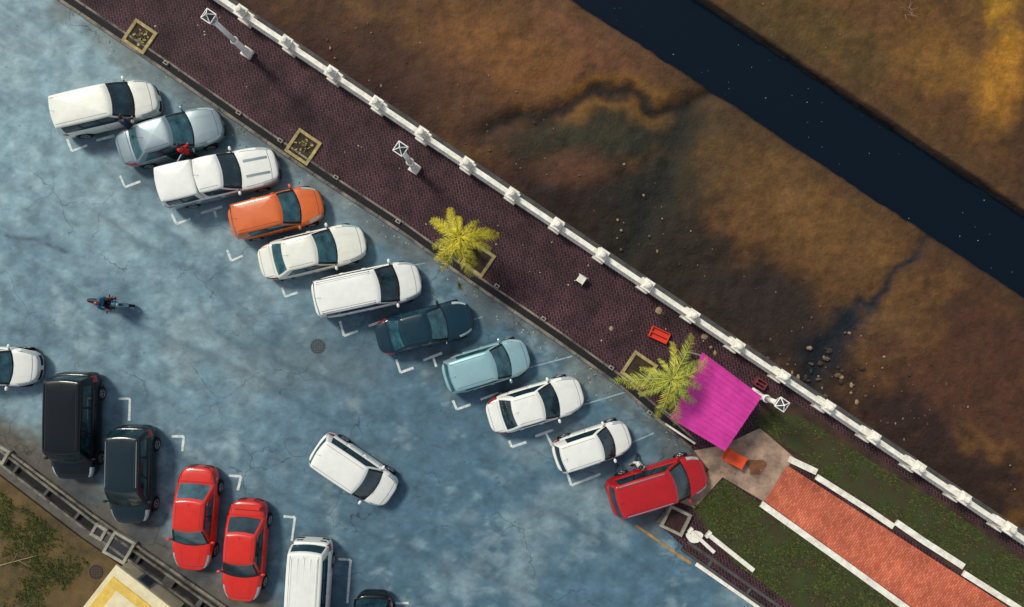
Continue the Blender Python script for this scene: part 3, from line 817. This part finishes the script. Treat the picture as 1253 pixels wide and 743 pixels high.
def manhole(x,y,r,z,c1,c2):
    p=W(x,y,z); mb=MB(); m1=mat('iron_cover',c1,.6,metal=.3,var=.4,vscale=20); m2=mat('cover_ring',c2,.8,var=.3)
    mb.lathe((p[0],p[1],z+.004),[(r,0),(r*.86,.006)],m2,32); mb.lathe((p[0],p[1],z+.004),[(r*.86,.003),(r*.5,.005),(0,.006)],m1,32)
    for i in range(-3,4):
        hl=math.sqrt(max(0,(r*.75)**2-(i*r*.2)**2)); mb.box((p[0]+i*r*.2,p[1],z+.013),(r*.06,hl*2,.006),m2)
        mb.box((p[0],p[1]+i*r*.2,z+.0155),(hl*2,r*.05,.004),m2)
    mb.obj('manhole_cover')
manhole(389,424,.36,.0,lin((54,62,66)),lin((84,100,106))); manhole(118,700,.36,.125,lin((30,28,26)),lin((92,72,54)))
hk=1.1; p=W3(150,698,hk); E=empty('electrical_kiosk',(p.x,p.y,0),R(-38)); mb=MB()
cr=mat('kiosk_render',lin((224,212,172)),.7,var=.16,vscale=2); ye=mat('kiosk_yellow',lin((222,186,84)),.7,var=.18,vscale=3)
mb.box((1.3,-1.2,hk/2),(3.0,2.2,hk-.1),cr); mb.obj('walls',E)
mb=MB(); mb.box((1.3,-1.2,hk),(3.3,2.5,.12),cr); mb.box((1.3,-1.25,hk+.085),(2.9,1.7,.05),ye); mb.box((1.3,-1.25,hk+.12),(1.9,1.0,.03),cr); mb.obj('roof_slab',E,bevel=.02)
mb=MB(); mb.box((1.0,-.09,.5),(.7,.03,.8),M['silver'])
for i in range(6): mb.box((1.0,-.068,.25+i*.09),(.5,.02,.03),M['trim'])
mb.obj('louvred_door',E)
mb=MB(); bk=mat('dead_wood',lin((150,130,100)),.9,var=.3)
a=W3(0,692,.16); b=W3(45,680,.18); mb.tube(a,b,.03,.012,bk,6); mb.tube((a+b)/2,W3(38,694,.16),.015,.006,bk,5); mb.tube((a*2+b)/3,W3(22,676,.17),.015,.006,bk,5); mb.obj('fallen_branch')

# ---------------- markings
wp=mat('road_paint',lin((226,232,226)),.7,col2=lin((172,188,190)),vscale=7,coords='Object')
wpf=mat('road_paint_worn',lin((156,176,182)),.8,col2=lin((108,134,146)),vscale=5,coords='Object')
segs=[(82,170,88,185),(88,185,107,178),(118,172,140,166),(147,215,153,229),(153,229,172,222),
(210,262,216,274),(216,274,233,268),(246,261,272,253),(262,258,265,266),(278,306,283,319),(283,319,297,313),
(345,352,349,363),(349,363,364,358),(416,393,421,411),(421,411,438,405),(451,399,477,390),
(485,440,490,456),(490,456,506,450),(518,441,541,432),(530,437,534,449),(554,490,559,501),(559,501,576,495),(588,489,610,481),
(623,539,626,547),(626,547,644,541),(655,534,677,526),(668,530,676,546),(694,578,699,594),(699,594,735,580),
(145,488,159,488),(159,488,158,515),(210,534,225,534),(225,534,223,552),(280,582,295,583),(295,583,291,600),(347,632,361,633),(361,633,357,662),
(414,684,429,685),(429,685,425,738),(484,738,500,738)]
mark('parking_bay_markings',segs,.11,wp)
mark('worn_parking_lines',[(640,452,700,436),(708,497,765,480),(566,395,590,388),(480,330,520,322),(765,545,800,530),(300,235,330,226),(222,150,250,138),(850,743,870,757)],.07,wpf)

# ---------------- palms
lm=[mat('frond_yellow',lin((222,204,44)),.6,var=.25,vscale=3),mat('frond_olive',lin((176,168,36)),.6,var=.3,vscale=3),mat('frond_dark',lin((112,112,32)),.6,var=.3,vscale=3)]
lmb=[mat('frond_green',lin((186,192,72)),.6,var=.25,vscale=3),mat('frond_green_dark',lin((122,136,52)),.6,var=.3,vscale=3),mat('frond_gold',lin((220,194,62)),.6,var=.25,vscale=3)]
bark=mat('palm_bark',lin((120,104,78)),.9,var=.4,vscale=10,bump=.8,bscale=30)
def palm(bx,by,cx,cy,h,fr,mats,lw=.22):
    b=W3(bx,by,.12); c=W3(cx,cy,h); E=empty('palm_tree',(b.x,b.y,.12)); c=c-b
    mb=MB(); n=18; rings=[]
    for i in range(n+1):
        t=i/n; p=Vector((c.x*t**1.3,c.y*t**1.3,c.z*t)); r=.13-.06*t+(.05*(1-t)**8)
        for k,(dz,rr) in enumerate(((0,r*1.1),(c.z/n*.8,r*.93))):
            rings.append([p+Vector((rr*math.cos(a*math.pi/5),rr*math.sin(a*math.pi/5),dz if i<n else 0)) for a in range(11)])
    mb.grid(rings,bark); mb.obj('trunk',E,smooth=True)
    mb=MB()
    for (ang,ln,up) in fr:
        a=R(ang); dr=Vector((math.cos(a),math.sin(a),0)); sdv=Vector((-dr.y,dr.x,0)); pts=[]; curl=random.uniform(-.25,.25)
        for i in range(25):
            t=i/24
            pts.append(c+dr*(ln*(t-.10*t*t))+sdv*(curl*ln*t*t)+Vector((0,0,up*ln*t-(.5+up)*ln*t*t)))
        for i in range(24): mb.tube(pts[i],pts[i+1],.022*(1-i/26),.022*(1-(i+1)/26),mats[0],4,False)
        shade=random.random()
        for i in range(3,25):
            for rep in range(2):
                t=(i+rep*.5)/25
                tan=(pts[min(24,i+1)]-pts[i-1]).normalized() if i<24 else (pts[24]-pts[23]).normalized()
                s0=tan.cross(Vector((0,0,1))).normalized()
                L=ln*lw*(.35+.65*math.sin(math.pi*min(1,t)**.9)**.7)+.03
                for sd in(-1,1):
                    LL=L*random.uniform(.8,1.15); f=random.uniform(.75,1.15); dz=random.uniform(-.75,-.15)
                    d=(s0*sd+tan*f+Vector((0,0,dz))).normalized(); p0=pts[min(24,i)]+ (tan*(ln/24*.5) if rep else Vector((0,0,0)))
                    w=tan*.014; mid=p0+d*LL*.5+Vector((0,0,.02)); tip=p0+d*LL+Vector((0,0,-.15*LL))
                    r=random.random()*.7+shade*.35; m=mats[0] if r<.45 else mats[1] if r<.75 else mats[2]
                    mb.add([p0-w*.6,p0+w*.6,mid+w,mid-w,tip],[(0,1,2,3),(3,2,4)],m)
    mb.lathe(c-Vector((0,0,.25)),[(.08,0),(.13,.12),(.09,.28),(0,.34)],mats[1],10)
    mb.obj('crown',E)
palm(574,300,563,291,3.3,[(142,1.60,.3),(122,1.45,.5),(163,1.25,.4),(95,1.0,.6),(50,1.1,.5),(22,1.45,.4),(4,1.65,.3),(338,1.35,.35),(300,1.3,.3),(276,1.65,.2),(250,1.55,.3),(224,1.45,.3),(196,1.3,.4),(0,.8,1.0),(130,.8,1.1),(255,.9,.9)],lm,.25)
palm(800,456,822,464,4.2,[(176,2.15,.30),(198,1.75,.3),(150,1.2,.6),(222,1.4,.3),(254,1.85,.25),(276,2.1,.25),(302,1.6,.3),(328,1.2,.4),(12,1.9,.35),(350,1.5,.35),(38,1.5,.45),(62,2.1,.35),(80,1.5,.5),(112,.9,.8),(20,.9,.9),(285,1.0,.8)],lmb,.20)
# ---------------- canopy
pink=mat('pink_metal_sheet',lin((222,66,168)),.55,col2=lin((196,52,146)),vscale=1.4)
hC=2.5; A1,A2,A3,A4=[W3(x,y,hC) for x,y in((858,431),(934,486),(889,553),(819,511))]
cc=(A1+A2+A3+A4)/4; E=empty('market_canopy',(cc.x,cc.y,0)); cz=Vector((cc.x,cc.y,0))
mb=MB(); rows=[]; nn=150
for i in range(nn+1):
    v=i/nn; p=A1.lerp(A4,v)-cz; q=A2.lerp(A3,v)-cz; ph=(v*13)%1; zz=.035 if ph<.22 else 0; zz+= .012 if .5<ph<.58 else 0
    rows.append([p.lerp(q,u)+Vector((0,0,zz+.18-.36*u+ .012*math.sin(u*7+v*3))) for u in(0,.125,.25,.375,.5,.625,.75,.875,1)])
mb.grid(rows,pink,flip=True); o=mb.obj('roof_sheet',E); sol=o.modifiers.new('s','SOLIDIFY'); sol.thickness=.01
mb=MB()
for k in range(5):
    u=.02+.96*k/4; p=A1.lerp(A2,u)-cz;q=A4.lerp(A3,u)-cz; dz=Vector((0,0,.10-.36*u)); mb.beam(p+dz,q+dz,.05,.07,M['chrome'])
for P_ in(A1,A2,A3,A4):
    q=(P_-cz)*.93; u=0 if P_ in(A1,A4) else 1; mb.tube((q.x,q.y,.14),(q.x,q.y,hC+.10-.36*u),.035,.035,M['conc'],10)
p1=W3(812,517,.4)-cz; p2=W3(848,541,.4)-cz; mb.beam((p1.x,p1.y,.75),(p2.x,p2.y,.75),.08,.05,M['whitewash']); mb.tube((p1.x,p1.y,.13),(p1.x,p1.y,.75),.025,.025,M['conc'],8); mb.tube((p2.x,p2.y,.13),(p2.x,p2.y,.75),.025,.025,M['conc'],8)
mb.obj('frame',E)
orr=mat('orange_plastic',lin((232,80,28)),.5,var=.12)
rdd=mat('red_plastic',lin((214,60,34)),.5,var=.12)
def crate(name,x,y,sx,sy,h,m,ang,z=.13,lid=False):
    p=W(x,y,z+h); E=empty(name,(p[0],p[1],z),ang); mb=MB(); t=.04
    mb.box((0,0,.03),(sx,sy,.05),m)
    for a,b,c,d in((0,1,sx,t),(0,-1,sx,t),(1,0,t,sy-2*t-.004),(-1,0,t,sy-2*t-.004)): mb.box((a*(sx-t)/2,b*(sy-t)/2,h/2+.055),(c,d,h),m)
    for k in range(3): mb.box((0,0,.06+k*.001+h*.30*(k+1)),(sx-2*t-.01,.05,.02),m)
    if lid: mb.box((0,0,h+.075),(sx+.04,sy+.04,.035),m); mb.box((0,0,h+.10),(sx*.5,.05,.03),m)
    mb.obj('tub',E,bevel=.01)
crate('plastic_crate',807,410,.85,.5,.16,rdd,R(-25))
crate('cooler_box',900,562,.80,.50,.45,orr,R(-28),lid=True)
crate('cooler_box',931,470,.5,.35,.3,mat('maroon_plastic',lin((120,50,60)),.5),ANG)
E=empty('plastic_stool',(*W(711,342,.4),.125),ANG); mb=MB()
mb.box((0,0,.42),(.34,.34,.04),WM)
for a in(-1,1):
    for b_ in(-1,1): mb.tube((a*.18,b_*.18,0),(a*.13,b_*.13,.41),.025,.02,WM,8)
mb.box((.1,.18,.46),(.3,.03,.02),M['conc']); mb.obj('seat_and_legs',E,bevel=.01)
rockm=[mat('stone_a',lin((150,128,100)),.9,var=.3),mat('stone_b',lin((96,78,60)),.9,var=.3),mat('stone_c',lin((60,48,40)),.9,var=.3)]
def rocks(name,lst,z):
    mb=MB()
    for x,y,s in lst:
        p=W(x,y,z); bm=bmesh.new(); bmesh.ops.create_icosphere(bm,subdivisions=1,radius=s); o=random.random()*50
        vs=[v.co*(1+.35*noise.noise(v.co*3/s*.3+Vector((o,0,0)))) for v in bm.verts]
        a=random.uniform(.7,1.3); vs=[Vector((p[0]+v.x*a,p[1]+v.y/a,z+v.z*.6)) for v in vs]
        mb.add(vs,[tuple(v.index for v in f.verts) for f in bm.faces],random.choice(rockm)); bm.free()
    mb.obj(name)
rl=[]
for i in range(34): rl.append((random.gauss(1000,26),random.gauss(450,18),random.uniform(.05,.16)))
for i in range(190):
    x=random.uniform(400,1250); y=(x-270)*.673-random.uniform(22,140)**1.0; rl.append((x,y,random.choice([.02,.03,.03,.045,.07])))
for i in range(60): rl.append((random.gauss(1120,60),random.gauss(520,40),random.choice([.02,.03,.05])))
for i in range(40): rl.append((random.uniform(900,1250),random.uniform(0,120),random.choice([.015,.02,.03])))
def keep(x,y):
    a,b=toAB(W(x,y,ZM)); lo,hi=chan(a); return b>.6 and not(lo-.3<b<hi+.3)
rocks('river_stones',[r for r in rl if keep(r[0],r[1])],ZM+.02)
rocks('pavement_stones',[(862,412,.16),(806,380,.18),(812,384,.13),(748,402,.12),(742,408,.09),(798,372,.10),(720,325,.06),(640,300,.03),(870,425,.08),(875,432,.10),(855,425,.07)]+[(random.uniform(880,1000),random.uniform(500,600),random.choice([.02,.03])) for _ in range(30)],.14)
mb=MB()
for i in range(14):
    p=W3(1112+random.uniform(-6,6),12+random.uniform(-6,6),ZM+.1); a=random.random()*6.28; mb.tube(p,p+Vector((.3*math.cos(a),.3*math.sin(a),.12)),.012,.004,bk,4)
mb.obj('dead_shrub')
lt=mat('leaf_litter',lin((196,190,120)),.8); lt2=mat('leaf_litter_brown',lin((80,60,40)),.8); mb=MB()
for i in range(300):
    t=random.random()
    if t<.6:
        k=random.random(); i_=random.randint(1,8); p=KW[i_].lerp(KW[i_+1],k); q=Vector((-D.y,D.x)); p=p-q*(.2+abs(random.gauss(.1,.5))); z=.006
    else:
        p=AB(random.uniform(-2,30),random.uniform(-4.3,-.5)); z=.128
    s=random.uniform(.015,.04); mb.box((p.x,p.y,z),(s*1.8,s,.004),random.choice([lt,lt2,lt2]),rz=random.random()*3)
mb.obj('leaf_litter')
mb=MB()
p=W3(562,350,.02)
for i in range(60):
    a=random.random()*6.28; r=random.uniform(.05,.28); mb.add([(p.x,p.y,.01),(p.x+.03,p.y,.01),(p.x+r*math.cos(a),p.y+r*math.sin(a),random.uniform(.05,.25))],[(0,1,2)],random.choice(gms))
mb.obj('weed')

# ---------------- people
def limb_mesh(name,E,joints,edges,rads,mats,bmat,root=0,skinlv=2):
    me=bpy.data.meshes.new(name+'_rig'); me.from_pydata(joints,edges,[]); ob=bpy.data.objects.new(name,me); scene.collection.objects.link(ob)
    ob.modifiers.new('Skin','SKIN'); s=ob.modifiers.new('Sub','SUBSURF'); s.levels=skinlv; s.render_levels=skinlv
    for i,sv in enumerate(me.skin_vertices[0].data):
        r=rads[i]; sv.radius=(r,r); sv.use_root=(i==root)
    bpy.context.view_layer.update()
    dg=bpy.context.evaluated_depsgraph_get(); nm=bpy.data.meshes.new_from_object(ob.evaluated_get(dg))
    bpy.data.objects.remove(ob)
    for m in mats: nm.materials.append(m)
    J=[Vector(j) for j in joints]
    for p in nm.polygons:
        p.use_smooth=True; best=1e9;bi=0; c=p.center
        for k,(a,b) in enumerate(edges):
            A_,B_=J[a],J[b]; d=B_-A_; t=max(0,min(1,(c-A_).dot(d)/max(d.dot(d),1e-9))); q=(c-A_-d*t).length-.3*rads[a if t<.5 else b]
            if q<best: best=q;bi=k
        p.material_index=bmat[bi]
    o=bpy.data.objects.new(name,nm); scene.collection.objects.link(o); o.parent=E; return o
LIPS=mat('lips',(.25,.08,.07),.5)
def person(name,loc,rz,shirt,pants,pose='stand',helmet=None,sk=None):
    E=empty(name,loc,rz); sk=M['skin']; shoe=M['trim']
    if pose=='ride':
        J=[(0,0,.86),(.06,0,1.02),(.12,0,1.20),(.17,0,1.36),(.20,0,1.45),
           (.15,.17,1.33),(.30,.27,1.12),(.52,.30,1.02),(.15,-.17,1.33),(.30,-.27,1.12),(.52,-.30,1.02),
           (.02,.11,.82),(.38,.20,.74),(.20,.20,.36),(.34,.20,.32),(.02,-.11,.82),(.38,-.20,.74),(.20,-.20,.36),(.34,-.20,.32)]
        head=Vector((.24,0,1.56))
    elif pose=='walk':
        J=[(0,0,.92),(.01,0,1.08),(.02,0,1.24),(.02,0,1.40),(.03,0,1.50),
           (.02,.17,1.38),(-.10,.21,1.12),(.0,.23,.88),(.02,-.17,1.38),(.12,-.21,1.14),(.28,-.2,.94),
           (0,.09,.88),(.14,.10,.48),(.20,.10,.09),(.33,.11,.04),(0,-.09,.88),(-.06,-.10,.48),(-.26,-.10,.12),(-.14,-.11,.04)]
        head=Vector((.05,0,1.62))
    else:
        J=[(0,0,.92),(.05,0,1.08),(.12,0,1.22),(.18,0,1.36),(.22,0,1.45),
           (.18,.17,1.34),(.34,.22,1.12),(.52,.16,1.0),(.18,-.17,1.34),(.30,-.24,1.10),(.46,-.2,.96),
           (0,.10,.88),(.05,.11,.48),(-.02,.12,.09),(.12,.13,.04),(0,-.10,.88),(-.04,-.11,.48),(-.12,-.12,.09),(.02,-.13,.04)]
        head=Vector((.28,0,1.56))
    Ed=[(0,1),(1,2),(2,3),(3,4),(3,5),(5,6),(6,7),(3,8),(8,9),(9,10),(0,11),(11,12),(12,13),(13,14),(0,15),(15,16),(16,17),(17,18)]
    rd=[.14,.135,.15,.12,.055,.07,.048,.032,.07,.048,.032,.10,.065,.045,.04,.10,.065,.045,.04]
    bm=[1,0,0,2,0,0,2,0,0,2,1,1,1,3,1,1,1,3]
    limb_mesh('body',E,J,Ed,rd,[shirt,pants,sk,shoe],bm)
    mb=MB(); prof=[(max(0.0,math.sin(R(a)))*.5,-math.cos(R(a))*.5) for a in range(0,181,15)]
    Mh=Matrix.Diagonal((.20,.155,.24)); mb.lathe(head,prof,sk,16,Mh)
    mb.box(head+Vector((.105,0,-.01)),(.035,.025,.045),sk); mb.box(head+Vector((.092,0,-.055)),(.012,.05,.012),LIPS)
    for s in(-1,1):
        mb.lathe(head+Vector((.088,s*.033,.02)),[(0,-.01),(.011,0),(0,.01)],M['hair'],8); mb.box(head+Vector((0,s*.08,0)),(.04,.015,.06),sk)
    hc=helmet or M['hair']; hs=1.28 if helmet else 1.10
    prof=[(math.sin(R(a))*.5,math.cos(R(a))*.5) for a in range(0,106 if helmet else 86,12)]
    Mh=Matrix.Diagonal((.21*hs,.165*hs,.25*hs)); mb.lathe(head+Vector((-.015,0,.01)),prof,hc,18,Mh)
    if helmet: mb.box(head+Vector((.125,0,.04)),(.05,.17,.03),M['trim'])
    mb.obj('head',E,smooth=True)
    mb=MB()
    for w,el,sd in((7,6,1),(10,9,-1)):
        p=Vector(J[w]); d=(p-Vector(J[el])).normalized(); q=d.cross(Vector((0,0,1))).normalized()
        pc=p+d*.05; mb.lathe(pc,[(0,-.05),(.026,-.04),(.038,0),(.032,.04),(0,.045)],sk,8,(d.to_track_quat('Z','Y').to_matrix()))
        for k in range(4):
            b0=pc+d*.03+q*(.024-.016*k); l=[.035,.042,.04,.03][k]; b1=b0+d*l+Vector((0,0,-.012)); b2=b1+d*l*.5+Vector((0,0,-.028))
            mb.tube(b0,b1,.0085,.008,sk,6); mb.tube(b1,b2,.008,.006,sk,6)
        t0=pc+q*.03*sd; mb.tube(t0,t0+q*.03*sd+d*.03,.011,.008,sk,6)
    mb.obj('hands',E,smooth=True)
    return E
redc=mat('shirt_red',lin((196,30,34)),.85); whitec=mat('shirt_white',lin((206,206,200)),.85); tealc=mat('jacket_teal',lin((36,100,132)),.85,var=.2); bluc=mat('jeans',lin((34,46,66)),.9); dkc=mat('trousers_dark',lin((26,26,30)),.9)
p=W(231,189,.9); person('person',(p[0],p[1],0),R(120),redc,dkc,'lean')
p=W(159,156,.9); person('person',(p[0],p[1],0),R(100),bluc,dkc,'lean')
p=W(781,567,.9); person('person',(p[0],p[1],0),R(-140),whitec,bluc,'walk')
p=W(122,370,.9)
E=empty('motorcycle',(p[0]+.22,p[1]-.03,0),R(-8)); mb=MB()
def ctor(c):
    Mx=Matrix.Rotation(R(90),3,'X'); mb.lathe(c,[(.22,.04),(.27,.045),(.295,.03),(.3,0),(.295,-.03),(.27,-.045),(.22,-.04),(.22,.04)],M['tire'],24,Mx)
    mb.lathe(c,[(.22,.02),(.215,-.02)],M['rim'],24,Mx); mb.lathe(c,[(.05,.05),(.05,-.05)],M['rim'],12,Mx)
    for k in range(6):
        a=k*math.pi/3; mb.tube(c,Vector(c)+Vector((.215*math.cos(a),0,.215*math.sin(a))),.01,.01,M['rim'],5)
ctor((.66,0,.3)); ctor((-.60,0,.3)); mb.obj('wheels',E,smooth=True)
mb=MB(); mred=mat('fairing_blue',(.03,.12,.18),.3,coat=.6)
def skinbox(sts,m):
    rows=[]
    for x,w,z0,z1 in sts: rows.append([(x,w*math.cos(a),(z0+z1)/2+(z1-z0)/2*math.sin(a)) for a in [k*2*math.pi/12 for k in range(13)]])
    mb.grid(rows,m)
skinbox([(-.85,.02,.72,.74),(-.80,.09,.66,.78),(-.5,.12,.6,.80),(-.2,.13,.62,.80),(.1,.11,.58,.76),(.2,.03,.6,.7)],M['trim'])
skinbox([(-.75,.02,.5,.62),(-.5,.10,.42,.66),(0,.11,.3,.6),(.25,.12,.35,.62),(.42,.10,.55,.95),(.5,.05,.7,.95)],mred)
skinbox([(.28,.02,.88,.98),(.34,.11,.86,1.04),(.48,.10,.82,1.02),(.58,.03,.84,.94)],mred)
for s in(-1,1):
    mb.tube((.66,s*.07,.3),(.44,s*.06,.85),.022,.025,M['chrome'],8); mb.tube((.38,s*.05,1.0),(.36,s*.36,1.03),.014,.014,M['trim'],8)
    mb.tube((.37,s*.25,1.03),(.34,s*.33,1.22),.007,.007,M['trim'],5); mb.box((.34,s*.35,1.25),(.02,.12,.07),M['trim'])
    mb.tube((-.60,s*.10,.3),(-.55,s*.12,.6),.03,.03,M['chrome'],8)
    mb.tube((.1,s*.1,.3),(.12,s*.28,.3),.014,.014,M['trim'],6)
mb.tube((-.1,-.14,.28),(-.78,-.17,.42),.035,.05,M['chrome'],10)
mb.box((.66,0,.62),(.42,.10,.03),mred,ry=R(0)); mb.lathe((.56,0,.92),[(.0,.03),(.06,.0),(.07,-.05)],M['lamp'],12,Matrix.Rotation(R(90),3,'Y'))
mb.box((-.88,0,.66),(.05,.12,.06),M['tail']); mb.obj('frame_and_fairing',E,smooth=False,bevel=.005)
person('motorcyclist',(p[0]+.05,p[1]-.01,0),R(-8),tealc,dkc,'ride',helmet=mat('helmet_maroon',(.16,.02,.03),.25,coat=.7))

# ---------------- light, world, camera
w=bpy.data.worlds.new('World'); scene.world=w; w.use_nodes=True; nt=w.node_tree
bg=nt.nodes['Background']; sky=nt.nodes.new('ShaderNodeTexSky'); sky.sky_type='NISHITA'; sky.sun_disc=False
el=R(50); az=R(135)
sky.sun_elevation=el; sky.sun_rotation=R(90)-az
hs=nt.nodes.new('ShaderNodeHueSaturation'); hs.inputs['Saturation'].default_value=.45
nt.links.new(sky.outputs[0],hs.inputs['Color']); nt.links.new(hs.outputs[0],bg.inputs['Color']); bg.inputs['Strength'].default_value=.125
sd=bpy.data.lights.new('sun','SUN'); sd.energy=2.6; sd.angle=R(11); sd.color=(1,.94,.80)
so=bpy.data.objects.new('sun',sd); scene.collection.objects.link(so)
dv=Vector((math.cos(az)*math.cos(el),math.sin(az)*math.cos(el),math.sin(el))); so.rotation_euler=dv.to_track_quat('Z','Y').to_euler()
cd=bpy.data.cameras.new('camera'); cd.sensor_width=36; cd.lens=36*HC/(1253/S); cd.clip_end=2000; cd.clip_start=.5
co=bpy.data.objects.new('camera',cd); scene.collection.objects.link(co); co.location=(0,0,HC); scene.camera=co
scene.view_settings.view_transform='Standard'; scene.view_settings.look='None'; scene.view_settings.exposure=0
